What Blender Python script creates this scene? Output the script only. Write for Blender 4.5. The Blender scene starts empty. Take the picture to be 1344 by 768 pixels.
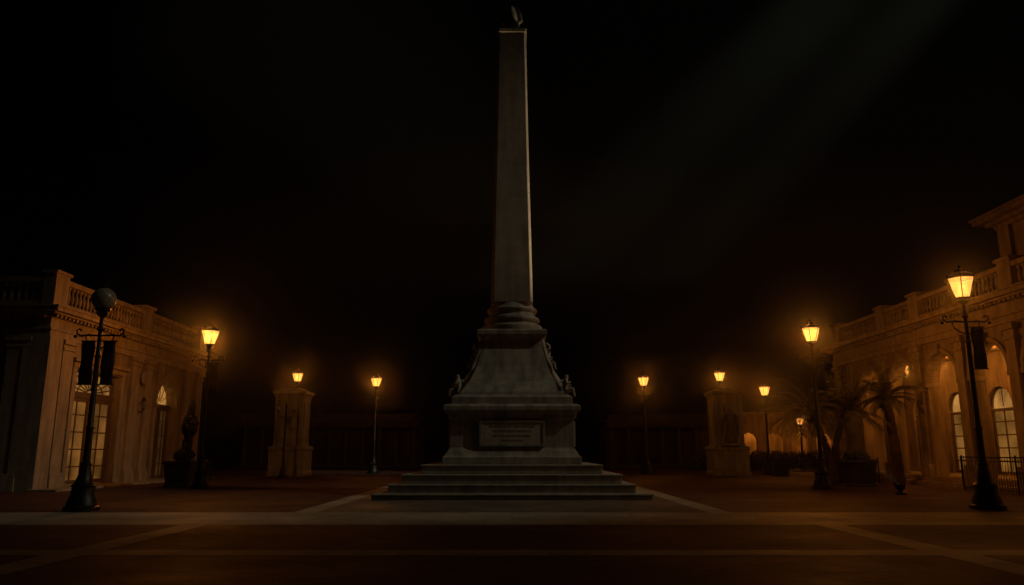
import bpy,bmesh,math,random
from mathutils import Vector,Matrix
random.seed(7)
sc=bpy.context.scene
R=math.radians
# ------------------------------------------------------------------ materials
def newmat(name):
    m=bpy.data.materials.new(name); m.use_nodes=True
    nt=m.node_tree; b=nt.nodes['Principled BSDF']
    return m,nt,b
def stone(name,c1,c2,scale=3.0,rough=.8,bump=.3,stain=.35):
    m,nt,b=newmat(name); N=nt.nodes.new; L=nt.links.new
    tc=N('ShaderNodeTexCoord'); 
    n=N('ShaderNodeTexNoise'); n.inputs['Scale'].default_value=scale; n.inputs['Detail'].default_value=8; n.inputs['Roughness'].default_value=.65
    L(tc.outputs['Object'],n.inputs['Vector'])
    cr=N('ShaderNodeValToRGB'); cr.color_ramp.elements[0].position=.3; cr.color_ramp.elements[1].position=.72
    cr.color_ramp.elements[0].color=(*c1,1); cr.color_ramp.elements[1].color=(*c2,1)
    L(n.outputs['Fac'],cr.inputs['Fac'])
    mp=N('ShaderNodeMapping'); mp.inputs['Scale'].default_value=(1.6,1.6,.22); L(tc.outputs['Object'],mp.inputs['Vector'])
    n2=N('ShaderNodeTexNoise'); n2.inputs['Scale'].default_value=2.2; n2.inputs['Detail'].default_value=6; L(mp.outputs['Vector'],n2.inputs['Vector'])
    r2=N('ShaderNodeMapRange'); r2.inputs['From Min'].default_value=.4; r2.inputs['From Max'].default_value=.7; r2.inputs['To Min'].default_value=1; r2.inputs['To Max'].default_value=1-stain
    L(n2.outputs['Fac'],r2.inputs['Value'])
    mx=N('ShaderNodeMix'); mx.data_type='RGBA'; mx.blend_type='MULTIPLY'; mx.inputs['Factor'].default_value=1
    L(cr.outputs['Color'],mx.inputs['A']); L(r2.outputs['Result'],mx.inputs['B'])
    L(mx.outputs['Result'],b.inputs['Base Color'])
    n3=N('ShaderNodeTexNoise'); n3.inputs['Scale'].default_value=scale*9; n3.inputs['Detail'].default_value=6; L(tc.outputs['Object'],n3.inputs['Vector'])
    ad=N('ShaderNodeMath'); ad.operation='ADD'; L(n3.outputs['Fac'],ad.inputs[0]); L(n.outputs['Fac'],ad.inputs[1])
    bp=N('ShaderNodeBump'); bp.inputs['Strength'].default_value=bump; bp.inputs['Distance'].default_value=.03
    L(ad.outputs[0],bp.inputs['Height']); L(bp.outputs['Normal'],b.inputs['Normal'])
    b.inputs['Roughness'].default_value=rough; b.inputs['Specular IOR Level'].default_value=.25
    return m
def paving(name,c1,c2,mort,scale,rough=.55,w=.5,h=.25,rot=0,off=.5,ms=.012):
    m,nt,b=newmat(name); N=nt.nodes.new; L=nt.links.new
    tc=N('ShaderNodeTexCoord'); mp=N('ShaderNodeMapping'); mp.inputs['Rotation'].default_value=(0,0,rot); L(tc.outputs['Object'],mp.inputs['Vector'])
    br=N('ShaderNodeTexBrick'); br.offset=off; br.inputs['Scale'].default_value=scale; br.inputs['Brick Width'].default_value=w; br.inputs['Row Height'].default_value=h
    br.inputs['Mortar Size'].default_value=ms; br.inputs['Mortar Smooth'].default_value=.3; br.inputs['Bias'].default_value=-.1
    br.inputs['Color1'].default_value=(*c1,1); br.inputs['Color2'].default_value=(*c2,1); br.inputs['Mortar'].default_value=(*mort,1)
    L(mp.outputs['Vector'],br.inputs['Vector'])
    n=N('ShaderNodeTexNoise'); n.inputs['Scale'].default_value=.35; n.inputs['Detail'].default_value=8; n.inputs['Roughness'].default_value=.7; L(tc.outputs['Object'],n.inputs['Vector'])
    r=N('ShaderNodeMapRange'); r.inputs['From Min'].default_value=.3; r.inputs['From Max'].default_value=.7; r.inputs['To Min'].default_value=.55; r.inputs['To Max'].default_value=1.25; L(n.outputs['Fac'],r.inputs['Value'])
    mx=N('ShaderNodeMix'); mx.data_type='RGBA'; mx.blend_type='MULTIPLY'; mx.inputs['Factor'].default_value=1
    L(br.outputs['Color'],mx.inputs['A']); L(r.outputs['Result'],mx.inputs['B']); L(mx.outputs['Result'],b.inputs['Base Color'])
    r3=N('ShaderNodeMapRange'); r3.inputs['From Min'].default_value=.3; r3.inputs['From Max'].default_value=.7; r3.inputs['To Min'].default_value=rough+.15; r3.inputs['To Max'].default_value=rough-.1; L(n.outputs['Fac'],r3.inputs['Value']); L(r3.outputs['Result'],b.inputs['Roughness'])
    n3=N('ShaderNodeTexNoise'); n3.inputs['Scale'].default_value=14; L(tc.outputs['Object'],n3.inputs['Vector'])
    sb=N('ShaderNodeMath'); sb.operation='MULTIPLY_ADD'; L(n3.outputs['Fac'],sb.inputs[0]); sb.inputs[1].default_value=.5
    iv=N('ShaderNodeMath'); iv.operation='SUBTRACT'; iv.inputs[0].default_value=1; L(br.outputs['Fac'],iv.inputs[1]); L(iv.outputs[0],sb.inputs[2])
    bp=N('ShaderNodeBump'); bp.inputs['Strength'].default_value=.5; bp.inputs['Distance'].default_value=.012; L(sb.outputs[0],bp.inputs['Height']); L(bp.outputs['Normal'],b.inputs['Normal'])
    b.inputs['Specular IOR Level'].default_value=.2
    return m
def plain(name,c,rough=.5,metal=0,var=.25,scale=6):
    m,nt,b=newmat(name); N=nt.nodes.new; L=nt.links.new
    tc=N('ShaderNodeTexCoord'); n=N('ShaderNodeTexNoise'); n.inputs['Scale'].default_value=scale; n.inputs['Detail'].default_value=5; L(tc.outputs['Object'],n.inputs['Vector'])
    cr=N('ShaderNodeValToRGB'); cr.color_ramp.elements[0].position=.3; cr.color_ramp.elements[1].position=.7
    cr.color_ramp.elements[0].color=(*[x*(1-var) for x in c],1); cr.color_ramp.elements[1].color=(*[min(1,x*(1+var)) for x in c],1)
    L(n.outputs['Fac'],cr.inputs['Fac']); L(cr.outputs['Color'],b.inputs['Base Color'])
    b.inputs['Roughness'].default_value=rough; b.inputs['Metallic'].default_value=metal
    return m
def glow(name,c,strength,var=.5,scale=1.2,transp=0.0):
    m=bpy.data.materials.new(name); m.use_nodes=True; nt=m.node_tree; nt.nodes.clear(); N=nt.nodes.new; L=nt.links.new
    o=N('ShaderNodeOutputMaterial'); e=N('ShaderNodeEmission'); e.inputs['Color'].default_value=(*c,1)
    tc=N('ShaderNodeTexCoord'); n=N('ShaderNodeTexNoise'); n.inputs['Scale'].default_value=scale; n.inputs['Detail'].default_value=3; L(tc.outputs['Object'],n.inputs['Vector'])
    r=N('ShaderNodeMapRange'); r.inputs['From Min'].default_value=.3; r.inputs['From Max'].default_value=.7; r.inputs['To Min'].default_value=strength*(1-var); r.inputs['To Max'].default_value=strength*(1+var)
    L(n.outputs['Fac'],r.inputs['Value']); L(r.outputs['Result'],e.inputs['Strength'])
    if transp>0:
        t=N('ShaderNodeBsdfTransparent'); t.inputs['Color'].default_value=(1,.85,.6,1); mx=N('ShaderNodeMixShader'); mx.inputs[0].default_value=transp
        L(e.outputs[0],mx.inputs[1]); L(t.outputs[0],mx.inputs[2]); L(mx.outputs[0],o.inputs['Surface'])
    else: L(e.outputs[0],o.inputs['Surface'])
    return m
M_MON=stone('monument_marble',(.23,.22,.18),(.39,.375,.315),1.6,.75,.35,.5)
M_SHAFT=stone('shaft_granite',(.25,.21,.17),(.36,.31,.255),2.2,.7,.2,.3)
M_STEP=stone('step_stone',(.24,.23,.19),(.38,.365,.305),1.2,.8,.35,.3)
M_PLAQ=stone('plaque_marble',(.32,.3,.25),(.45,.42,.35),3,.6,.2,.25)
M_STUC=stone('building_stucco',(.27,.205,.125),(.40,.315,.20),1.1,.85,.25,.5)
M_TRIM=stone('building_trim',(.30,.24,.155),(.44,.36,.25),2.0,.8,.25,.4)
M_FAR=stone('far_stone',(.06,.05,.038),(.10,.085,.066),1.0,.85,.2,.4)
M_PIL=stone('pillar_stone',(.25,.255,.22),(.43,.43,.37),1.3,.8,.3,.5)
M_STAT=stone('statue_stone',(.12,.125,.11),(.22,.22,.2),5,.7,.3,.3)
M_IRON=plain('black_iron',(.018,.018,.018),.45,.6)
M_WOOD=plain('door_paint',(.13,.09,.055),.5)
M_BAN=plain('banner_cloth',(.03,.035,.05),.85)
M_PLANT=plain('planter_dark',(.035,.03,.028),.6)
M_BRICK=paving('brick_paving',(.115,.05,.036),(.05,.026,.02),(.02,.016,.014),2.0,.65)
M_GREY=paving('grey_brick_paving',(.19,.165,.135),(.10,.09,.075),(.035,.03,.026),2.0,ms=.02)
M_SLAB=paving('pale_stone_band',(.37,.355,.29),(.29,.275,.225),(.12,.115,.095),1.0,.6,w=1.2,h=.9,ms=.008)
M_ROOM=glow('room_glow',(1,.4,.08),.13,.65,.9)
M_FAN=glow('fanlight_glow',(1,.44,.1),.34,.5,1.5)
M_LOGW=glow('loggia_window_glow',(1,.42,.08),.17,.6,.8)
M_GLASS=glow('lantern_glass',(1,.38,.075),3.0,.35,3,.6)
M_GLOBE=plain('globe_glass',(.26,.235,.2),.3)
M_FOL=plain('palm_leaf',(.085,.08,.04),.6,0,.5,2)
M_SHRUB=plain('shrub_leaf',(.04,.045,.022),.7,0,.5,3)
M_TRUNK=stone('palm_bark',(.05,.035,.022),(.13,.09,.06),6,.9,.8,.3)
# ------------------------------------------------------------------ helpers
def empty(name,loc=(0,0,0),rz=0):
    e=bpy.data.objects.new(name,None); e.location=loc; e.rotation_euler[2]=rz; e.empty_display_size=.3
    sc.collection.objects.link(e); return e
def obj(name,bm,mat,parent=None,smooth=False,bevel=0,loc=(0,0,0)):
    bmesh.ops.recalc_face_normals(bm,faces=bm.faces)
    me=bpy.data.meshes.new(name); bm.to_mesh(me); bm.free(); me.materials.append(mat)
    o=bpy.data.objects.new(name,me); sc.collection.objects.link(o); o.location=loc
    if parent: o.parent=parent
    if smooth:
        for p in me.polygons: p.use_smooth=True
        if smooth=='auto':
            try: me.set_sharp_from_angle(angle=R(35))
            except Exception: pass
    if bevel:
        md=o.modifiers.new('bevel','BEVEL'); md.width=bevel; md.segments=2; md.limit_method='ANGLE'; md.angle_limit=R(40)
    return o
def hexa(bm,c):
    v=[bm.verts.new(p) for p in c]
    for f in ((0,3,2,1),(4,5,6,7),(0,1,5,4),(1,2,6,5),(2,3,7,6),(3,0,4,7)): bm.faces.new([v[i] for i in f])
def box(bm,x0,x1,y0,y1,z0,z1):
    hexa(bm,[(x0,y0,z0),(x1,y0,z0),(x1,y1,z0),(x0,y1,z0),(x0,y0,z1),(x1,y0,z1),(x1,y1,z1),(x0,y1,z1)])
def mbox(bm,M,s0,s1,z0,z1,d0,d1):
    hexa(bm,[M(s0,z0,d0),M(s1,z0,d0),M(s1,z0,d1),M(s0,z0,d1),M(s0,z1,d0),M(s1,z1,d0),M(s1,z1,d1),M(s0,z1,d1)])
def rings(bm,rs,cap=True):
    V=[[bm.verts.new(p) for p in r] for r in rs]; n=len(V[0])
    for a,b in zip(V,V[1:]):
        for i in range(n): bm.faces.new((a[i],a[(i+1)%n],b[(i+1)%n],b[i]))
    if cap: bm.faces.new(V[0][::-1]); bm.faces.new(V[-1])
def lathe(bm,prof,seg=16,cx=0,cy=0,ph=0,fl=0,nf=0):
    rs=[]
    for r,z in prof:
        r=max(r,.001)
        rs.append([(cx+r*(1+fl*math.cos(nf*2*math.pi*i/seg))*math.cos(2*math.pi*i/seg+ph),cy+r*(1+fl*math.cos(nf*2*math.pi*i/seg))*math.sin(2*math.pi*i/seg+ph),z) for i in range(seg)])
    rings(bm,rs)
def sqloft(bm,prof,cx=0,cy=0,ch=0):
    rs=[]
    for w,z in prof:
        c=ch*w
        if ch: pts=[(w,-w+c),(w,w-c),(w-c,w),(-w+c,w),(-w,w-c),(-w,-w+c),(-w+c,-w),(w-c,-w)]
        else: pts=[(w,-w),(w,w),(-w,w),(-w,-w)]
        rs.append([(cx+x,cy+y,z) for x,y in pts])
    rings(bm,rs)
def tube(bm,pts,r,seg=6):
    pts=[Vector(p) for p in pts]; rs=[]
    for i,p in enumerate(pts):
        t=(pts[min(i+1,len(pts)-1)]-pts[max(i-1,0)]).normalized()
        up=Vector((0,0,1)) if abs(t.z)<.9 else Vector((0,1,0))
        a=t.cross(up).normalized(); b=t.cross(a).normalized()
        rr=r[i] if isinstance(r,(list,tuple)) else r
        rs.append([p+a*rr*math.cos(2*math.pi*k/seg)+b*rr*math.sin(2*math.pi*k/seg) for k in range(seg)])
    rings(bm,rs)
def ball(bm,c,r,sz=1,u=14,v=9):
    bmesh.ops.create_uvsphere(bm,u_segments=u,v_segments=v,radius=r,matrix=Matrix.Translation(c)@Matrix.Diagonal((1,1,sz,1)))
def arch(s,w,z0,zs,n=14):
    return [(s-w/2,z0),(s+w/2,z0)]+[(s+w/2*math.cos(math.pi*i/n),zs+w/2*math.sin(math.pi*i/n)) for i in range(n+1)]
def rect(s0,s1,z0,z1): return [(s0,z0),(s1,z0),(s1,z1),(s0,z1)]
def facade(bm,s0,s1,z0,z1,holes,M,t):
    loops=[rect(s0,s1,z0,z1)]+holes; VV=[]
    for d in (0,t):
        edges=[]; vl=[]
        for lp in loops:
            vs=[bm.verts.new(M(s,z,d)) for s,z in lp]; vl.append(vs)
            edges+=[bm.edges.new((vs[i],vs[(i+1)%len(vs)])) for i in range(len(vs))]
        bmesh.ops.triangle_fill(bm,use_beauty=True,edges=edges); VV.append(vl)
    for a,b in zip(*VV):
        n=len(a)
        for i in range(n): bm.faces.new((a[i],a[(i+1)%n],b[(i+1)%n],b[i]))
def archband(bm,M,s,w,zs,th,d0,d1,n=16):
    rs=[]
    for i in range(n+1):
        a=math.pi*i/n; c,sn=math.cos(a),math.sin(a); r0=w/2; r1=w/2+th
        rs.append([M(s+r0*c,zs+r0*sn,d0),M(s+r1*c,zs+r1*sn,d0),M(s+r1*c,zs+r1*sn,d1),M(s+r0*c,zs+r0*sn,d1)])
    rings(bm,rs)
def bars(bm,M,s0,s1,z0,z1,d,cols,rows,b=.05,e=.1):
    mbox(bm,M,s0,s0+e,z0,z1,d,d+.08); mbox(bm,M,s1-e,s1,z0,z1,d,d+.08)
    mbox(bm,M,s0+e,s1-e,z0,z0+e,d,d+.08); mbox(bm,M,s0+e,s1-e,z1-e,z1,d,d+.08)
    for i in range(1,cols):
        s=s0+(s1-s0)*i/cols; mbox(bm,M,s-b/2,s+b/2,z0+e,z1-e,d+.015,d+.06)
    for j in range(1,rows):
        z=z0+(z1-z0)*j/rows; mbox(bm,M,s0+e,s1-e,z-b/2,z+b/2,d+.022,d+.053)
def baluster_run(bm,M,s0,s1,z0,z1,d,sp=.3,r=.085):
    n=max(1,int((s1-s0)/sp)); h=z1-z0
    pr=[(.09,0),(.09,.08),(.05,.12),(.09,.3),(.1,.42),(.055,.72),(.05,.8),(.09,.88),(.09,1)]
    for i in range(n):
        s=s0+(i+.5)*(s1-s0)/n; x,y,_=M(s,0,.2)
        lathe(bm,[(a*r/.09,z0+b*h) for a,b in pr],8,x,y)
def skinfig(name,V,E,Rr,mat,parent,loc=(0,0,0),rz=0,scale=1,sub=2):
    me=bpy.data.meshes.new(name); me.from_pydata(V,E,[]); me.materials.append(mat)
    o=bpy.data.objects.new(name,me); sc.collection.objects.link(o); o.parent=parent; o.location=loc; o.rotation_euler[2]=rz; o.scale=(scale,)*3
    sk=o.modifiers.new('skin','SKIN'); sk.use_smooth_shade=True
    d=me.skin_vertices[0].data if me.skin_vertices else None
    if d is None:
        bpy.context.view_layer.objects.active=o; d=me.skin_vertices[0].data
    for i,r in enumerate(Rr): d[i].radius=r if isinstance(r,tuple) else (r,r)
    d[0].use_root=True
    s=o.modifiers.new('sub','SUBSURF'); s.levels=sub; s.render_levels=sub
    return o
# ------------------------------------------------------------------ ground
def sheet(name,x0,x1,y0,y1,z,mat):
    bm=bmesh.new(); v=[bm.verts.new(p) for p in ((x0,y0,z),(x1,y0,z),(x1,y1,z),(x0,y1,z))]; bm.faces.new(v); return obj(name,bm,mat)
sheet('ground',-400,400,-60,700,0,M_BRICK)
sheet('paved_apron',-5.2,5.2,21.2,60,.004,M_GREY)
sheet('pale_paving_band',-90,90,17.7,21.2,.004,M_SLAB)
sheet('narrow_paving_band',-90,90,12.6,13.3,.004,M_SLAB)
for s in (-1,1):
    sheet('paving_stripe',*sorted((s*5.2,s*5.8)),21.2,70,.005,M_SLAB)
    sheet('paving_stripe',*sorted((s*6.7,s*7.3)),13.3,17.7,.004,M_SLAB)
    sheet('paving_stripe',*sorted((s*6.7,s*7.3)),-20,12.6,.004,M_SLAB)
# ------------------------------------------------------------------ monument
mon=empty('monument',(0,31,0))
bm=bmesh.new()
for w,z0,z1 in ((4.65,0,.2),(4.18,.2,.49),(3.77,.49,.805),(3.18,.805,1.12)):
    box(bm,-w,w,-w,w,z0+.001,z1-.06); box(bm,-w-.04,w+.04,-w-.04,w+.04,z1-.06,z1)
obj('steps',bm,M_STEP,mon,bevel=.015)
bm=bmesh.new()
sqloft(bm,[(2.52,1.12),(2.52,1.38),(2.46,1.42),(2.4,1.5),(2.36,1.58),(2.3,1.66),(2.27,1.72),(2.27,2.72),(2.32,2.76),(2.36,2.82),(2.36,2.9),(2.44,2.98),(2.52,3.06),(2.52,3.2),(2.47,3.26),(2.38,3.3)])
obj('pedestal',bm,M_MON,mon,bevel=.012)
bm=bmesh.new()
sqloft(bm,[(2.24,3.3),(2.24,3.56),(2.16,3.62),(2.05,3.66)])
sqloft(bm,[(1.96,3.66),(1.93,3.78),(1.78,3.98),(1.62,4.2),(1.48,4.5),(1.36,4.8),(1.26,5.15),(1.17,5.5),(1.12,5.8),(1.12,5.86),(1.2,5.9),(1.3,5.98),(1.36,6.04),(1.36,6.2),(1.3,6.25)])
obj('concave_die',bm,M_MON,mon,bevel=.012)
# framed panels
bm=bmesh.new(); bp_=bmesh.new()
for k in range(4):
    T=Matrix.Rotation(k*math.pi/2,4,'Z')
    n0=len(bm.verts); m0=len(bp_.verts)
    box(bp_,-1.12,1.12,-2.38,-2.26,1.84,2.62)
    for a in ((-1.2,1.2,2.62,2.7),(-1.2,1.2,1.76,1.84),(-1.2,-1.12,1.84,2.62),(1.12,1.2,1.84,2.62)): box(bm,a[0],a[1],-2.41,-2.26,a[2],a[3])
    bm.verts.ensure_lookup_table(); bmesh.ops.transform(bm,matrix=T,verts=bm.verts[n0:])
    bp_.verts.ensure_lookup_table(); bmesh.ops.transform(bp_,matrix=T,verts=bp_.verts[m0:])
obj('plaque_frame',bm,M_MON,mon,bevel=.008)
obj('inscription_plaque',bp_,M_PLAQ,mon)
for li,(t,sz) in enumerate((('IN HONOR OF THE CITIZENS',.125),('WHO FOUNDED THIS PLAZA',.105),('AND KEPT ITS LIGHTS BURNING',.095),('ANNO MDCCCXCIV',.09))):
    cu=bpy.data.curves.new('inscription_line','FONT'); cu.body=t; cu.size=sz; cu.align_x='CENTER'; cu.extrude=.004
    o=bpy.data.objects.new('inscription_line',cu); sc.collection.objects.link(o); o.parent=mon; o.location=(0,-2.382,2.44-li*.165); o.rotation_euler=(R(90),0,0); cu.materials.append(M_STAT)
# round base + shaft
bm=bmesh.new()
lathe(bm,[(1.2,6.25),(1.24,6.33),(1.24,6.45),(1.18,6.53),(1.05,6.56),(1.02,6.62),(1.1,6.68),(1.13,6.76),(1.1,6.84),(1.0,6.9),(.94,6.94),(.93,7.04),(1.0,7.1),(1.02,7.17),(.98,7.24),(.9,7.28),(.86,7.36),(.84,7.42)],48)
obj('round_base',bm,M_MON,mon,smooth='auto')
bm=bmesh.new()
sqloft(bm,[(.835,7.42),(.79,9.5),(.74,11.8),(.69,14),(.64,17),(.6,19.3),(.64,19.36),(.64,19.5),(.5,19.56),(.3,19.6)],ch=.12)
obj('shaft',bm,M_SHAFT,mon,bevel=.015)
# eagle finial
bm=bmesh.new()
lathe(bm,[(.38,19.56),(.4,19.7),(.28,19.78),(.25,19.9),(.34,20.0)],16)
tube(bm,[(0,.1,19.9),(0,0,20.2),(0,-.05,20.5),(0,-.12,20.74),(0,-.32,20.76)],[.16,.26,.22,.14,.03],10)
for s in (-1,1):
    for k in range(7):
        a=.22+.1*k; L=1.0-.1*k
        p0=Vector((s*(.1+.02*k),.03,19.98+.02*k)); p1=p0+Vector((s*math.sin(a)*L*.75,.05,math.cos(a)*L))
        tube(bm,[p0,(p0+p1)/2+Vector((s*.07,0,0)),p1],[.1,.1,.03],5)
obj('eagle_finial',bm,M_MON,mon,smooth=True)
# corner scrolls
bm=bmesh.new()
def spiral(c,ax,r0,turns,n,z,sgn): 
    pts=[]
    for i in range(n+1):
        t=i/n; a=-math.pi/2+sgn*turns*2*math.pi*t; r=r0*(1-t*.85)
        pts.append(Vector(c)+ax*(r*math.cos(a))+Vector((0,0,r*math.sin(a))))
    return pts
for sx in (-1,1):
    for sy in (-1,1):
        ax=Vector((sx,0,0))
        yy=sy*1.35
        tube(bm,spiral(Vector((sx*1.9,yy,3.98)),ax,.28,1.6,26,0,1),[.1]*27,8)
        tube(bm,[Vector((sx*w,yy*f,z)) for w,z,f in ((2.0,3.68,1),(1.84,4.05,1),(1.62,4.42,.97),(1.47,4.75,.92),(1.34,5.1,.85),(1.24,5.5,.8),(1.17,5.85,.75))],[.13,.13,.12,.11,.1,.1,.09],8)
        tube(bm,spiral(Vector((sx*1.34,yy*.75,5.55)),ax,.2,1.4,20,0,-1),[.07]*21,6)
obj('corner_scrolls',bm,M_MON,mon,smooth=True)
cV=[(0,0,.18),(0,.02,.38),(0,.0,.56),(0,-.03,.66),(0,-.05,.8),
 (.13,-.02,.54),(.2,-.12,.4),(.12,-.24,.34),(-.13,-.02,.54),(-.24,-.05,.4),(-.2,-.2,.5),
 (.1,-.05,.14),(.16,-.32,.2),(.15,-.34,-.04),(.15,-.42,-.06),(-.1,-.05,.14),(-.14,-.3,.24),(-.15,-.3,0),(-.15,-.39,-.03)]
cE=[(0,1),(1,2),(2,3),(3,4),(2,5),(5,6),(6,7),(2,8),(8,9),(9,10),(0,11),(11,12),(12,13),(13,14),(0,15),(15,16),(16,17),(17,18)]
cR=[.15,.15,.14,.06,.13,.07,.055,.04,.07,.055,.04,.1,.075,.05,.04,.1,.075,.05,.04]
for sx in (-1,1):
    for sy in (-1,1):
        rz=sx*math.pi/2
        skinfig('cherub',cV,cE,cR,M_MON,mon,(sx*2.02,sy*1.75,3.68),rz,.95)
        skinfig('cherub',cV,cE,cR,M_MON,mon,(sx*1.42,sy*.95,4.78),rz,.8)
# ------------------------------------------------------------------ lamps
ORANGE=(1,.34,.05)
def street_lamp(loc,H=6.5,kind='lantern',banners=(),power=300,arms=True,name='street_lamp',rz=0):
    e=empty(name,loc,rz); bm=bmesh.new()
    lathe(bm,[(.46,0),(.46,.1),(.4,.14),(.36,.3),(.3,.42),(.29,.62),(.33,.66),(.24,.74),(.17,.95),(.13,1.2),(.16,1.24),(.11,1.3)],12)
    lathe(bm,[(.1,1.3),(.085,2.2),(.12,2.24),(.08,2.3),(.07,H-1.75),(.1,H-1.72),(.06,H-1.66),(.055,H-1.0),(.1,H-.95),(.055,H-.88),(.05,H-.6),(.12,H-.54),(.16,H-.46),(.05,H-.44)],12)
    if arms:
        za=H-1.12
        for s in (-1,1):
            tube(bm,[(0,0,za),(s*.3,0,za+.02),(s*.55,0,za),(s*.66,0,za+.06),(s*.68,0,za+.16),(s*.6,0,za+.2),(s*.54,0,za+.14)],.028,6)
            tube(bm,[(s*.05,0,za-.35),(s*.2,0,za-.3),(s*.36,0,za-.18),(s*.4,0,za-.04),(s*.33,0,za+.06),(s*.25,0,za-.02)],.02,6)
            ball(bm,(s*.7,0,za-.02),.05)
    obj('post',bm,M_IRON,e,smooth='auto')
    for s in banners:
        bm=bmesh.new(); n=8; z0=H-1.28; z1=H-2.5
        g=[[bm.verts.new((s*(.12+.36*i/4),.03*math.sin(j*1.1+i),z0+(z1-z0)*j/n)) for i in range(5)] for j in range(n+1)]
        for j in range(n):
            for i in range(4): bm.faces.new((g[j][i],g[j][i+1],g[j+1][i+1],g[j+1][i]))
        o=obj('banner',bm,M_BAN,e,smooth=True); md=o.modifiers.new('t','SOLIDIFY'); md.thickness=.01
        bm=bmesh.new(); tube(bm,[(s*.05,0,z0+.01),(s*.52,0,z0+.01)],.018); tube(bm,[(s*.05,0,z1-.01),(s*.52,0,z1-.01)],.018); obj('banner_rods',bm,M_IRON,e)
    if kind=='globe':
        bm=bmesh.new(); ball(bm,(0,0,H-.05),.33,1,24,16); obj('globe',bm,M_GLOBE,e,smooth=True)
        bm=bmesh.new(); lathe(bm,[(.06,H+.26),(.09,H+.3),(.03,H+.36),(.01,H+.44)],10); lathe(bm,[(.1,H-.45),(.2,H-.38),(.21,H-.32),(.1,H-.33)],12); obj('cap',bm,M_IRON,e,smooth='auto')
    else:
        n=6; rb,rt,zb,zt=.21,.4,H-.4,H+.2
        bm=bmesh.new(); lathe(bm,[(rb,zb),(rt,zt)],n); 
        bmesh.ops.delete(bm,geom=[f for f in bm.faces if len(f.verts)>4],context='FACES')
        obj('glass',bm,M_GLASS,e)
        bm=bmesh.new()
        for i in range(n):
            a=2*math.pi*i/n; c,s_=math.cos(a),math.sin(a)
            tube(bm,[(rb*c,rb*s_,zb),(rt*c,rt*s_,zt)],.016,5)
            a2=2*math.pi*(i+1)/n
            tube(bm,[(rt*c,rt*s_,zt),(rt*math.cos(a2),rt*math.sin(a2),zt)],.022,5)
            tube(bm,[(rb*c,rb*s_,zb),(rb*math.cos(a2),rb*math.sin(a2),zb)],.02,5)
            ball(bm,(rt*c,rt*s_,zt+.05),.03,1.5,6,4)
        lathe(bm,[(.05,zb-.06),(.2,zb-.02),(rb,zb-.012)],6)
        lathe(bm,[(rt+.02,zt+.02),(rt-.06,zt+.09),(.2,zt+.17),(.16,zt+.2),(.15,zt+.25),(.06,zt+.28),(.03,zt+.33),(.05,zt+.36),(.01,zt+.42)],6)
        obj('lantern_frame',bm,M_IRON,e)
        l=bpy.data.lights.new('bulb','POINT'); l.energy=power; l.color=ORANGE; l.shadow_soft_size=.15
        lo=bpy.data.objects.new('bulb',l); sc.collection.objects.link(lo); lo.parent=e; lo.location=(0,0,H-.08)
    return e
street_lamp((-11.8,21.9,0),5.95,'globe',(-1,1))
street_lamp((13.4,22.5,0),6.45,banners=(1,),power=240)
street_lamp((-13.6,34.5,0),6.7,banners=(1,),power=680)
street_lamp((13.3,34,0),6.75,banners=(1,),power=640)
street_lamp((-9.9,56.5,0),6.6,power=260)
street_lamp((9.6,56.5,0),6.65,power=260)
street_lamp((-15.8,57,0),7.0,power=260)
street_lamp((15.3,57,0),7.05,power=260)
street_lamp((17.9,55,0),5.85,power=260)
street_lamp((28,76,0),4.5,power=450,arms=False)
# two-bulb lamp in front of left pillar
e=empty('twin_globe_lamp',(-13.9,48,0)); bm=bmesh.new()
lathe(bm,[(.3,0),(.3,.1),(.2,.2),(.16,.5),(.08,.7),(.06,2),(.05,4.2),(.09,4.3),(.03,4.5),(.01,4.7)],10)
for s in (-1,1): tube(bm,[(0,0,3.7),(s*.25,0,3.6),(s*.48,0,3.7),(s*.5,0,3.95)],.03); lathe(bm,[(.09,3.95),(.11,3.99),(.05,4.0)],8,s*.5,0)
obj('post',bm,M_IRON,e,smooth='auto')
bm=bmesh.new()
for s in (-1,1): ball(bm,(s*.5,0,4.13),.15)
obj('globes',bm,M_GLOBE,e,smooth=True)
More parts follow.
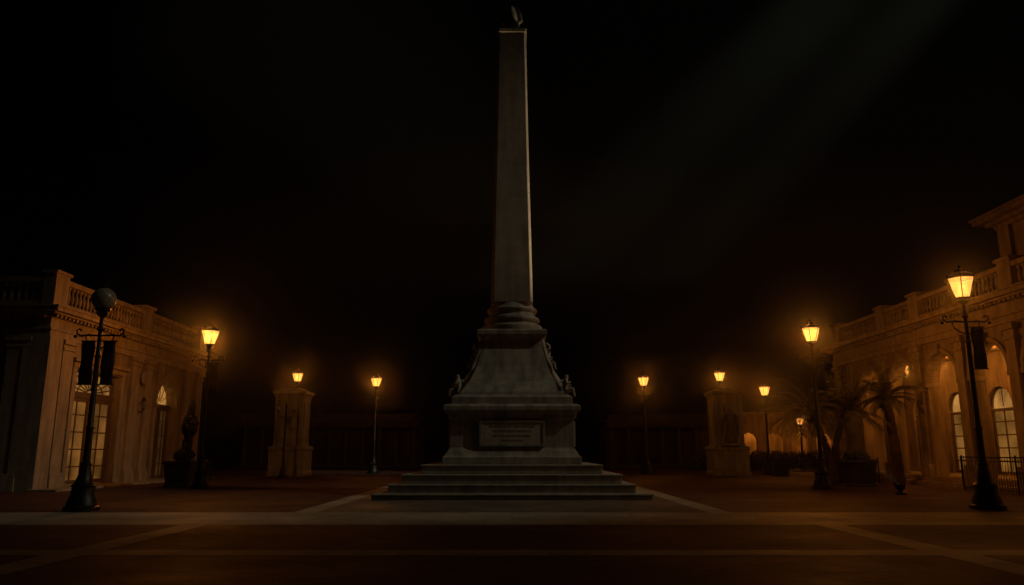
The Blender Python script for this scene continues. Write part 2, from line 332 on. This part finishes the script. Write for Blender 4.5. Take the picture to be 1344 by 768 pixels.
# ------------------------------------------------------------------ stone pillars
def pillar(x,y,fig):
    e=empty('stone_pillar',(x,y,0)); bm=bmesh.new()
    sqloft(bm,[(1.2,0),(1.2,.25),(1.12,.32),(1.12,1.6),(1.18,1.66),(1.2,1.8),(1.05,1.92)])
    sqloft(bm,[(.98,1.92),(.95,2.0),(.92,2.1),(.92,5.0),(.96,5.06),(.96,5.14),(1.0,5.2),(1.1,5.32),(1.1,5.45),(.9,5.52),(.5,5.7)])
    obj('pillar_body',bm,M_PIL,e,bevel=.02)
    bm=bmesh.new()
    for k in range(4):
        n0=len(bm.verts)
        for a in ((-.7,.7,4.7,4.78),(-.7,.7,2.3,2.38),(-.7,-.62,2.38,4.7),(.62,.7,2.38,4.7)): box(bm,a[0],a[1],-.96,-.91,a[2],a[3])
        bm.verts.ensure_lookup_table(); bmesh.ops.transform(bm,matrix=Matrix.Rotation(k*math.pi/2,4,'Z'),verts=bm.verts[n0:])
    obj('panel_moulding',bm,M_PIL,e)
    if fig:
        V=[(0,0,1.0),(.03,0,1.25),(.02,0,1.48),(0,-.01,1.6),(-.02,-.03,1.74),
           (.2,0,1.47),(.36,-.06,1.25),(.26,-.22,1.1),(-.18,0,1.47),(-.3,-.08,1.72),(-.2,-.12,1.98),
           (.1,0,.85),(.12,-.04,.45),(.14,-.02,.05),(-.09,0,.85),(-.1,-.12,.48),(-.12,-.02,.05)]
        E=[(0,1),(1,2),(2,3),(3,4),(2,5),(5,6),(6,7),(2,8),(8,9),(9,10),(0,11),(11,12),(12,13),(0,14),(14,15),(15,16)]
        skinfig('statue_figure',V,E,[.17,.14,.17,.06,.11,.07,.055,.035,.07,.055,.035,.13,.1,.07,.13,.1,.07],M_STAT,e,(0,-1.12,2.08),0,1.3)
        bm=bmesh.new(); lathe(bm,[(.36,0),(.34,.3),(.28,.7),(.22,1.1),(.19,1.35)],28,0,0,0,.09,7)
        o=obj('robe',bm,M_STAT,e,smooth=True,loc=(0,-1.12,2.08)); 
        bm=bmesh.new(); box(bm,-.55,.55,-1.5,-.97,1.93,2.08); obj('statue_plinth',bm,M_PIL,e,bevel=.01)
        bm=bmesh.new()
        for s in (-1,1):
            for k in range(6): tube(bm,[(s*.1,-.98,3.85),(s*(.3+.05*k),-.97,3.9-.15*k),(s*(.4+.02*k),-.97,3.5-.22*k)],[.05,.07,.02],5)
        obj('wings',bm,M_STAT,e,smooth=True)
pillar(-14.6,52,False); pillar(14.2,52,True)
# ------------------------------------------------------------------ left building
lb=empty('balustraded_hall'); 
XL=-19.2; Y0=31.7; Y1=48.0; XF=-44
ML=lambda s,z,d:(XL-d,s,z)
MF=lambda s,z,d:(s,Y0+d,z)
bm=bmesh.new()
facade(bm,Y0,Y1,0,6.3,[rect(33.95,37.95,.12,5.15),arch(43.1,2.5,.12,4.1)],ML,.5)
facade(bm,XF,XL-.502,0,6.3,[rect(-24.6,-22.0,.12,4.6),rect(-30.6,-28,.12,4.6),rect(-36.6,-34,.12,4.6)],MF,.5)
mbox(bm,lambda s,z,d:(s,Y1-d,z),XF,XL-.502,0,6.3,0,.5)
obj('walls',bm,M_STUC,lb)
bm=bmesh.new()
# plinth, pilasters
def pilaster(bm,M,s,w=.9,p=.16,z1=6.25):
    mbox(bm,M,s-w/2-.1,s+w/2+.1,0,.55,-p-.1,-.001); mbox(bm,M,s-w/2-.05,s+w/2+.05,.55,.7,-p-.05,-.001)
    mbox(bm,M,s-w/2,s+w/2,.7,z1-.45,-p,-.001)
    mbox(bm,M,s-w/2-.05,s+w/2+.05,z1-.45,z1-.33,-p-.05,-.001); mbox(bm,M,s-w/2,s+w/2,z1-.33,z1-.2,-p,-.001); mbox(bm,M,s-w/2-.1,s+w/2+.1,z1-.2,z1,-p-.1,-.001)
for s in (33.0,39.2,40.7,45.6,47.3): pilaster(bm,ML,s,.8)
for s in (-20.3,-26.4,-32.4,-38.4): pilaster(bm,MF,s,.9)
# corner pier
box(bm,XL-.9,XL+.2,Y0-.2,Y0+.75,.001,6.249)
# architrave/frieze/cornice as wrapping slabs
def ent(bm,x0,x1,y0,y1,z):
    for p,a,b in ((.12,0,.28),(.18,.28,.36),(.06,.36,.85),(.2,.85,.93),(.38,.93,1.0),(.6,1.0,1.17),(.66,1.17,1.24)):
        box(bm,x0-p,x1+p,y0-p,y1+p,z+a,z+b)
ent(bm,XF,XL,Y0,Y1,6.25)
# dentils
s=Y0-.2
while s<Y1: mbox(bm,ML,s,s+.14,7.04,7.17,-.36,-.19); s+=.3
s=XF
while s<XL: mbox(bm,MF,s,s+.14,7.04,7.17,-.36,-.19); s+=.3
obj('pilasters_and_cornice',bm,M_TRIM,lb,bevel=.012)
bm=bmesh.new()
mbox(bm,ML,Y0,Y1,7.49,7.78,0,.4); mbox(bm,MF,XF,XL-.402,7.49,7.78,0,.4)
for s in (Y0+.45,40.2,Y1-.45): mbox(bm,ML,s-.5,s+.5,7.491,8.95,-.06,.46); mbox(bm,ML,s-.58,s+.58,8.95,9.08,-.14,.54)
for s in (-26.4,-32.4,-38.4): mbox(bm,MF,s-.5,s+.5,7.491,8.95,-.06,.46); mbox(bm,MF,s-.58,s+.58,8.95,9.08,-.14,.54)
for a,b in ((Y0+.95,39.7),(40.7,Y1-.95)): mbox(bm,ML,a,b,8.6,8.82,-.03,.43); baluster_run(bm,ML,a,b,7.78,8.6,.2)
for a,b in ((-25.9,XL-.5),(-31.9,-26.9),(-37.9,-32.9)): mbox(bm,MF,a,b,8.6,8.82,-.03,.43); baluster_run(bm,MF,a,b,7.78,8.6,.2)
obj('balustrade',bm,M_TRIM,lb)
bm=bmesh.new()
# surrounds
for a,b in ((33.65,33.95),(37.95,38.25)): mbox(bm,ML,a,b,.12,5.2,-.08,-.001)
mbox(bm,ML,33.65,38.25,5.2,5.45,-.1,-.001); mbox(bm,ML,33.5,38.4,5.45,5.6,-.25,-.001)
archband(bm,ML,43.1,2.5,4.1,.3,-.1,-.001)
for s in (41.7,44.5): mbox(bm,ML,s-.15,s+.15,.12,4.1,-.1,-.001); mbox(bm,ML,s-.2,s+.2,3.95,4.12,-.15,-.001)
mbox(bm,ML,42.9,43.3,5.3,5.85,-.2,-.002)
for a,b in ((-24.9,-21.7),(-30.9,-27.7),(-36.9,-33.7)): mbox(bm,MF,a,b,4.62,4.95,-.15,-.001)
lathe(bm,[(.001,0),(.3,0),(.36,.04),(.3,.08),(.001,.1)],20)
bm.verts.ensure_lookup_table(); vs=bm.verts[-100:]
bmesh.ops.transform(bm,matrix=Matrix.Translation((XL+.16,40.0,5.3))@Matrix.Rotation(R(90),4,'Y'),verts=vs)
mbox(bm,ML,Y0-.3,Y1,0.001,.1,-1.2,0)
obj('surrounds',bm,M_TRIM,lb,bevel=.01)
bm=bmesh.new()
bars(bm,ML,33.97,35.93,.15,3.95,.3,2,5,.06,.18); bars(bm,ML,35.97,37.93,.15,3.95,.3,2,5,.06,.18)
mbox(bm,ML,33.95,37.95,3.95,4.15,.26,.42)
# fan transom
for k in range(1,10):
    a=math.pi*k/10; c,s_=math.cos(a),math.sin(a)
    p0=Vector(ML(35.95+.35*c,4.17+.2*s_,.34)); p1=Vector(ML(35.95+1.9*c,4.17+.95*s_,.34)); tube(bm,[p0,p1],.03,4)
for rr in (.35,1.1,1.9): tube(bm,[Vector(ML(35.95+rr*math.cos(math.pi*k/16),4.17+rr*.5*math.sin(math.pi*k/16),.34)) for k in range(17)],.035,4)
bars(bm,ML,33.97,37.93,4.15,5.13,.3,1,1,.05,.07)
bars(bm,ML,41.87,43.08,.15,3.95,.3,2,5,.05,.14); bars(bm,ML,43.12,44.33,.15,3.95,.3,2,5,.05,.14); mbox(bm,ML,41.86,44.34,3.95,4.12,.26,.42)
for k in range(1,6):
    a=math.pi*k/6; tube(bm,[Vector(ML(43.1+.2*math.cos(a),4.12+.2*math.sin(a),.34)),Vector(ML(43.1+1.24*math.cos(a),4.12+1.24*math.sin(a),.34))],.022,4)
for a,b in ((-24.6,-22.0),(-30.6,-28),(-36.6,-34)): bars(bm,MF,a,b,.14,4.6,.3,4,5,.06,.12)
obj('door_frames',bm,M_WOOD,lb)
def pane(name,M,s0,s1,z0,z1,d,mat,par):
    bm=bmesh.new(); v=[bm.verts.new(M(*p,d)) for p in ((s0,z0),(s1,z0),(s1,z1),(s0,z1))]; bm.faces.new(v); return obj(name,bm,mat,par)
pane('lit_room',ML,33.6,38.2,.1,3.98,.56,M_ROOM,lb)
pane('lit_transom',ML,33.6,38.2,3.99,5.3,.57,glow('transom_glow',(1,.44,.1),.24,.5,1.5),lb)
pane('lit_room',ML,41.6,44.6,.1,3.98,.56,glow('hall_glow',(1,.4,.1),.03,.5,1),lb)
pane('lit_fanlight',ML,41.6,44.6,3.99,5.6,.57,M_FAN,lb)
M_DARKG=plain('dark_glass',(.012,.012,.012),.15)
for a,b in ((-24.7,-21.9),(-30.7,-27.9),(-36.7,-33.9)): pane('dark_window',MF,a,b,.1,4.7,.36,M_DARKG,lb)
# wall sconces
def sconce(par,loc,dx):
    bm=bmesh.new(); x,y,z=loc
    tube(bm,[(x,y,z-.3),(x+dx*.2,y,z-.35),(x+dx*.3,y,z-.2)],.025); lathe(bm,[(.12,z+.22),(.09,z+.28),(.02,z+.4)],8,x+dx*.3,y); lathe(bm,[(.03,z-.24),(.08,z-.2),(.09,z-.16)],8,x+dx*.3,y)
    for k in range(4): a=math.pi/4+k*math.pi/2; tube(bm,[(x+dx*.3+.08*math.cos(a),y+.08*math.sin(a),z-.17),(x+dx*.3+.12*math.cos(a),y+.12*math.sin(a),z+.22)],.01,4)
    obj('sconce',bm,M_IRON,par)
sconce(lb,(XL,39.95,3.9),1)
# ------------------------------------------------------------------ right building
rb=empty('arcade_building'); XR=19.8; RY0=14.0; RY1=47.2
MR=lambda s,z,d:(XR+d,s,z)
MB=lambda s,z,d:(XR+3.6+d,s,z)
cent=[32.0+3.6*k for k in range(-4,5)]
cent=[c for c in cent if c<RY1-1.2]
F=.45
bm=bmesh.new()
facade(bm,RY0,RY1,F,6.6,[arch(c,2.6,F+.02,4.75) for c in cent],MR,.6)
WC=[c+1.75 for c in cent if c+2.9<RY1]
holes=[arch(c,1.9,F+.05,3.7) for c in WC]
facade(bm,RY0,RY1,F,6.6,holes,MB,.3)
mbox(bm,lambda s,z,d:(s,RY1-d,z),XR+.602,XR+3.6,F,6.6,0,.4); mbox(bm,lambda s,z,d:(s,RY1-d,z),XR+3.902,XR+16,F,6.6,0,.4)
obj('walls',bm,M_STUC,rb)
bm=bmesh.new(); box(bm,XR-.25,XR+16,RY0-.3,RY1+.25,.001,F-.002); box(bm,XR-.6,XR-.252,RY0,RY1,.001,.22); 
box(bm,XR+.6,XR+3.6,RY0,RY1-.4,6.3,6.598)
obj('loggia_floor_and_ceiling',bm,M_TRIM,rb)
bm=bmesh.new()
mids=[c+1.8 for c in cent][:-1]
for s in mids:
    mbox(bm,MR,s-.4,s+.4,F,1.0,-.28,-.001); mbox(bm,MR,s-.3,s+.3,1.0,5.9,-.18,-.001); mbox(bm,MR,s-.36,s+.36,5.9,6.05,-.24,-.001); mbox(bm,MR,s-.4,s+.4,6.3,6.55,-.28,-.001); mbox(bm,MR,s-.3,s+.3,6.05,6.3,-.18,-.001)
for c in cent:
    archband(bm,MR,c,2.6,4.75,.2,-.09,-.001)
    for q in (-1,1): mbox(bm,MR,c+q*1.38-.11,c+q*1.38+.11,4.55,4.75,-.12,.62)
    mbox(bm,MR,c-.16,c+.16,5.98,6.45,-.16,-.002)
pilaster(bm,MR,RY1-.5,.8,.16,6.55)
ent(bm,XR,XR+16,RY0,RY1,6.6)
s=RY0
while s<RY1: mbox(bm,MR,s,s+.14,7.39,7.52,-.36,-.19); s+=.3
mbox(bm,MR,RY0,RY1,7.842,8.05,0,.4)
ps=sorted(set([RY1-.45]+mids))
for s in ps: mbox(bm,MR,s-.42,s+.42,7.843,9.1,-.06,.46); mbox(bm,MR,s-.5,s+.5,9.1,9.22,-.14,.54)
for a,b in zip(ps,ps[1:]):
    if b-a>1.2: mbox(bm,MR,a+.42,b-.42,8.78,8.98,-.03,.43)
obj('columns_and_cornice',bm,M_TRIM,rb,bevel=.012)
bm=bmesh.new()
for a,b in zip(ps,ps[1:]):
    if b-a>1.2: baluster_run(bm,MR,a+.42,b-.42,8.05,8.78,.2)
obj('balustrade',bm,M_TRIM,rb)
# upper storey
bm=bmesh.new()
box(bm,22.3,35.7,14,34.0,7.84,11.5)
for p,a,b in ((.15,11.5,11.7),(.4,11.7,11.85),(.75,11.85,12.05),(.85,12.05,12.15)): box(bm,22.3-p,35.7+p,14-p,34+p,a,b)
for s in (33.5,30.5,27.5): box(bm,22.1,22.298,s-.4,s+.4,7.85,11.49)
rings(bm,[[(21.6,13.5,12.15),(36.4,13.5,12.15),(36.4,34.7,12.15),(21.6,34.7,12.15)],[(28.9,20,13.6),(29.1,20,13.6),(29.1,28,13.6),(28.9,28,13.6)]])
obj('upper_storey',bm,M_STUC,rb)
bm=bmesh.new()
for c in WC:
    bars(bm,MB,c-.93,c+.93,F+.05,3.6,.14,2,5,.06,.13)
    archband(bm,MB,c,1.7,3.7,.09,.14,.2); tube(bm,[MB(c,3.7,.17),MB(c,4.6,.17)],.025,4); 
obj('window_frames',bm,M_WOOD,rb)
for i,c in enumerate(WC):
    pane('lit_window',MB,c-1.05,c+1.05,F+.03,3.62,.33,M_LOGW,rb); pane('lit_fanlight',MB,c-1.05,c+1.05,3.63,4.75,.335,M_FAN,rb)
bm=bmesh.new(); bg=bmesh.new()
for c in cent[1:]:
    lathe(bm,[(.24,6.299),(.24,6.24),(.2,6.22)],16,XR+2.0,c)
    lathe(bg,[(.19,6.22),(.17,6.14),(.1,6.08),(.02,6.06)],16,XR+2.0,c)
    l=bpy.data.lights.new('ceiling_bulb','POINT'); l.energy=85 if c>30 else 35; l.color=(1,.33,.045); l.shadow_soft_size=.1
    lo=bpy.data.objects.new('ceiling_bulb',l); sc.collection.objects.link(lo); lo.parent=rb; lo.location=(XR+2.0,c,5.9)
obj('ceiling_lamp_bases',bm,M_IRON,rb); obj('ceiling_lamp_domes',bg,glow('dome_glass',(1,.4,.08),1.6,.1,2,.5),rb)
# railing
def railing(name,pts,h=1.05,z0=0):
    e=empty(name); bm=bmesh.new()
    for (x0,y0),(x1,y1) in zip(pts,pts[1:]):
        L=math.hypot(x1-x0,y1-y0); n=int(L/.16)
        tube(bm,[(x0,y0,z0+h),(x1,y1,z0+h)],.03); tube(bm,[(x0,y0,z0+.12),(x1,y1,z0+.12)],.02); tube(bm,[(x0,y0,z0+h-.16),(x1,y1,z0+h-.16)],.015)
        for i in range(n+1):
            t=i/n; x,y=x0+(x1-x0)*t,y0+(y1-y0)*t; r=.035 if i%12==0 else .011
            tube(bm,[(x,y,z0),(x,y,z0+h+(.08 if i%12==0 else 0))],r,5)
    obj('ironwork',bm,M_IRON,e); return e
railing('iron_railing',[(18.9,20),(18.9,33.2),(19.3,34)],1.35,.0)
railing('iron_railing',[(18.9,40.8),(18.9,45.5)],1.2,.0)
railing('iron_railing',[(-17.6,43.6),(-17.6,46.5),(-18.1,47.5)],1.05,0)
# ------------------------------------------------------------------ distant colonnades
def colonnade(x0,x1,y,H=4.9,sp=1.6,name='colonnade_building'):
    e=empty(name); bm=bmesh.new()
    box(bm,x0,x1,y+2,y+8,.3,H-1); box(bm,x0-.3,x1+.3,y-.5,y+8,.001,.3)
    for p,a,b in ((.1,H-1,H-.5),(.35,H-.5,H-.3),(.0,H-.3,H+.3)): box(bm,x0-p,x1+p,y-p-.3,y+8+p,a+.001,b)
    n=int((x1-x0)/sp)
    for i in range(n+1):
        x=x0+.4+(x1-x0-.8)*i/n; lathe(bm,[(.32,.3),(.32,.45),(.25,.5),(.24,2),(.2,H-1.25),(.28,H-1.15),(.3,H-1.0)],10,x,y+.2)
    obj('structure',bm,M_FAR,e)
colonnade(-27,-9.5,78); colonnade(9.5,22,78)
e=empty('lit_arcade_hall'); bm=bmesh.new(); MA=lambda s,z,d:(s,82+d,z)
facade(bm,23,44,0,5.2,[arch(24.8+2.6*k,1.7,.1,2.6) for k in range(7)],MA,.5)
box(bm,23,44,84.5,88,0.001,5.2); box(bm,22.8,44.2,81.8,88,5.21,5.6)
obj('walls',bm,M_STUC,e)
for x in (26,33,40):
    l=bpy.data.lights.new('hall_bulb','POINT'); l.energy=170; l.color=ORANGE; l.shadow_soft_size=.15
    lo=bpy.data.objects.new('hall_bulb',l); sc.collection.objects.link(lo); lo.parent=e; lo.location=(x,83.4,4.2)
# ------------------------------------------------------------------ vegetation
def leafmass(bm,c,r,n,ls=.12):
    for _ in range(n):
        while True:
            p=Vector([random.uniform(-1,1) for _ in range(3)])
            if p.length<1: break
        p=Vector((c[0]+p.x*r[0],c[1]+p.y*r[1],c[2]+p.z*r[2])); a=Vector([random.gauss(0,1) for _ in range(3)]).normalized(); b=a.orthogonal().normalized()
        l=ls*random.uniform(.6,1.4); bm.faces.new([bm.verts.new(q) for q in (p-a*l,p+b*l*.4,p+a*l,p-b*l*.4)])
bm=bmesh.new()
x=15
while x<30: leafmass(bm,(x,66+random.uniform(-.3,.3),.75),(.7,.6,.8+random.uniform(0,.15)),420,.13); x+=.6
obj('hedge',bm,M_SHRUB)
def frond(bm,base,az,el,L,droop,nl=26,lw=.42):
    p=Vector(base); pts=[]; n=12; st=L/n
    for i in range(n+1):
        pts.append(p.copy()); d=Vector((math.cos(az)*math.cos(el),math.sin(az)*math.cos(el),math.sin(el))); p=p+d*st; el-=droop/n*(.4+1.2*i/n)
    tube(bm,pts,[.022*(1-i/(n+1))+.004 for i in range(n+1)],4)
    side=Vector((-math.sin(az),math.cos(az),0))
    for k in range(2,nl):
        t=k/nl; f=t*n; i=min(int(f),n-1); q=pts[i].lerp(pts[i+1],f-i); tg=(pts[i+1]-pts[i]).normalized()
        l=lw*L/2*math.sin(math.pi*(.12+.85*t))**.7
        for s in (-1,1):
            d=(side*s*.85+tg*.65+Vector((0,0,-.25+random.uniform(-.15,.15)))).normalized(); w=tg*.024
            tip=q+d*l+Vector((0,0,-.12*l)); m=q+d*l*.5
            bm.faces.new([bm.verts.new(a) for a in (q-w*.5,m-w,tip,m+w)])
def palm(loc,th,L,n,trunks=((0,0),),r=.2,lo=-35):
    e=empty('palm_tree',loc); bl=bmesh.new(); bt=bmesh.new()
    for (dx,dy) in trunks:
        pts=[(dx*t*t,dy*t*t,th*t) for t in [i/14 for i in range(15)]]
        tube(bt,pts,[r*(1.25-.4*i/14)*(1.08 if i%2 else .94) for i in range(15)],10)
        top=pts[-1]
        for k in range(n):
            el=R(random.uniform(lo,82)); frond(bl,(top[0],top[1],top[2]+random.uniform(-.1,.15)),k*2.399+random.uniform(-.2,.2),el,L*random.uniform(.8,1.1),R(random.uniform(55,105)))
        for k in range(40):
            a=k*2.399; z=top[2]-.6*random.random(); tube(bt,[(top[0]+r*.6*math.cos(a),top[1]+r*.6*math.sin(a),z),(top[0]+r*1.6*math.cos(a),top[1]+r*1.6*math.sin(a),z+.2)],[.04,.015],4)
    obj('trunk',bt,M_TRUNK,e); obj('fronds',bl,M_FOL,e)
palm((15.2,37.5,0),3.4,2.5,38,trunks=((-.8,.1),(.75,-.1)),r=.16,lo=-10)
palm((18.2,37.3,0),4.1,1.55,34,trunks=((-.25,0),),r=.22,lo=-20)
def planter(x,y,w,h,shrub,name):
    e=empty(name,(x,y,0)); bm=bmesh.new()
    sqloft(bm,[(w*.9,0),(w*.9,.1),(w*.82,.14),(w*.95,h-.15),(w*1.05,h-.12),(w*1.05,h),(w*.9,h),(w*.88,h-.08)]); obj('planter_box',bm,M_PLANT,e,bevel=.01)
    bm=bmesh.new(); shrub(bm,h); obj('shrub',bm,M_SHRUB,e); return e
def cyp(bm,h):
    tube(bm,[(0,0,h-.1),(.1,0,h+1),(.2,0,h+2.4)],[.06,.05,.03],6)
    leafmass(bm,(.05,0,h+.25),(.45,.4,.3),500,.1); leafmass(bm,(.15,0,h+.8),(.2,.2,.5),300,.09); leafmass(bm,(.22,0,h+1.6),(.36,.3,.55),700,.1); leafmass(bm,(.25,0,h+2.3),(.16,.15,.5),250,.09)
planter(-15.1,36.2,.62,1.15,cyp,'potted_topiary')
planter(15.9,36.4,.65,1.2,lambda bm,h:leafmass(bm,(0,0,h+.1),(.6,.6,.35),700,.1),'potted_shrub')
planter(17.6,52,.5,.8,lambda bm,h:leafmass(bm,(0,0,h+.1),(.5,.5,.35),500,.1),'potted_shrub')
e=empty('litter_bin',(16.2,38.6,0)); bm=bmesh.new(); lathe(bm,[(.25,0),(.3,.06),(.31,.9),(.34,.93),(.34,1.0),(.2,1.12),(.02,1.16)],16); obj('bin_body',bm,M_IRON,e,smooth='auto')
# ------------------------------------------------------------------ haze
def mist(name,x0,x1,y0,y1,z0,z1,dens,g,col):
    bm=bmesh.new(); box(bm,x0,x1,y0,y1,z0,z1)
    m=bpy.data.materials.new(name); m.use_nodes=True; nt=m.node_tree; nt.nodes.clear()
    o=nt.nodes.new('ShaderNodeOutputMaterial')
    v=nt.nodes.new('ShaderNodeVolumeScatter'); v.inputs['Density'].default_value=dens; v.inputs['Anisotropy'].default_value=g; v.inputs['Color'].default_value=(*col,1)
    nt.links.new(v.outputs[0],o.inputs['Volume']); obj(name,bm,m)
mist('night_haze',-40,40,-6,84,-1,11.95,.0010,.975,(1,1,1))
mist('high_mist',-20,70,34,80,12,60,.006,.45,(.9,1,.85))
# ------------------------------------------------------------------ world & key lights
w=bpy.data.worlds.new('World'); sc.world=w; w.use_nodes=True; nt=w.node_tree
sky=nt.nodes.new('ShaderNodeTexSky'); sky.sky_type='NISHITA'; sky.sun_disc=False; sky.sun_elevation=R(45); sky.sun_rotation=R(110)
bg=nt.nodes['Background']; bg.inputs['Strength'].default_value=.00005; nt.links.new(sky.outputs[0],bg.inputs['Color'])
def aim(o,t): o.rotation_euler=(Vector(t)-o.location).to_track_quat('-Z','Y').to_euler()
l=bpy.data.lights.new('moon','SUN'); l.energy=.022; l.angle=R(.5); l.color=(1,.93,.72); o=bpy.data.objects.new('moon',l); sc.collection.objects.link(o); o.location=(42,12,46); aim(o,(0,31,0))
def spot(loc,t,P,size,blend,col,name='added_floodlight',soft=.3):
    l=bpy.data.lights.new(name,'SPOT'); l.energy=P; l.spot_size=R(size); l.spot_blend=blend; l.color=col; l.shadow_soft_size=soft
    o=bpy.data.objects.new(name,l); sc.collection.objects.link(o); o.location=loc; aim(o,t); return o
C=(1,.9,.64)
spot((44,18,42),(1,27.5,7.5),15500,25,.9,C)  # added floodlight, high and out of view, lighting the monument
spot((42,12,46),(-12,60,0),62000,8,1,(1,.97,.76))  # added out-of-view floodlights, this and the next, standing in for the light beam
spot((42,12,46),(-2,60,0),62000,6,.9,(1,.97,.76))
# added uplight and invented ground fixture, to give the shaft an edge highlight
g=empty('added_uplight',(14.6,29.9,0)); bm=bmesh.new(); lathe(bm,[(.2,0),(.2,.06),(.08,.1),(.08,.16),(.17,.2),(.18,.34),(.14,.34),(.13,.24)],14); obj('housing',bm,M_IRON,g,smooth='auto')
o=spot((14.6,29.9,.36),(0,31,13.2),15000,30,.6,(1,.76,.42),'added_uplight_beam',.06); o.parent=g; o.location=(0,0,.36)
# ------------------------------------------------------------------ camera
c=bpy.data.cameras.new('camera'); co=bpy.data.objects.new('camera',c); sc.collection.objects.link(co)
co.location=(0,0,1.6); co.rotation_euler=(R(101.6),0,0); c.lens=27.13; c.sensor_width=36; c.clip_end=2000; sc.camera=co
sc.view_settings.view_transform='Standard'; sc.view_settings.look='None'; sc.view_settings.exposure=0
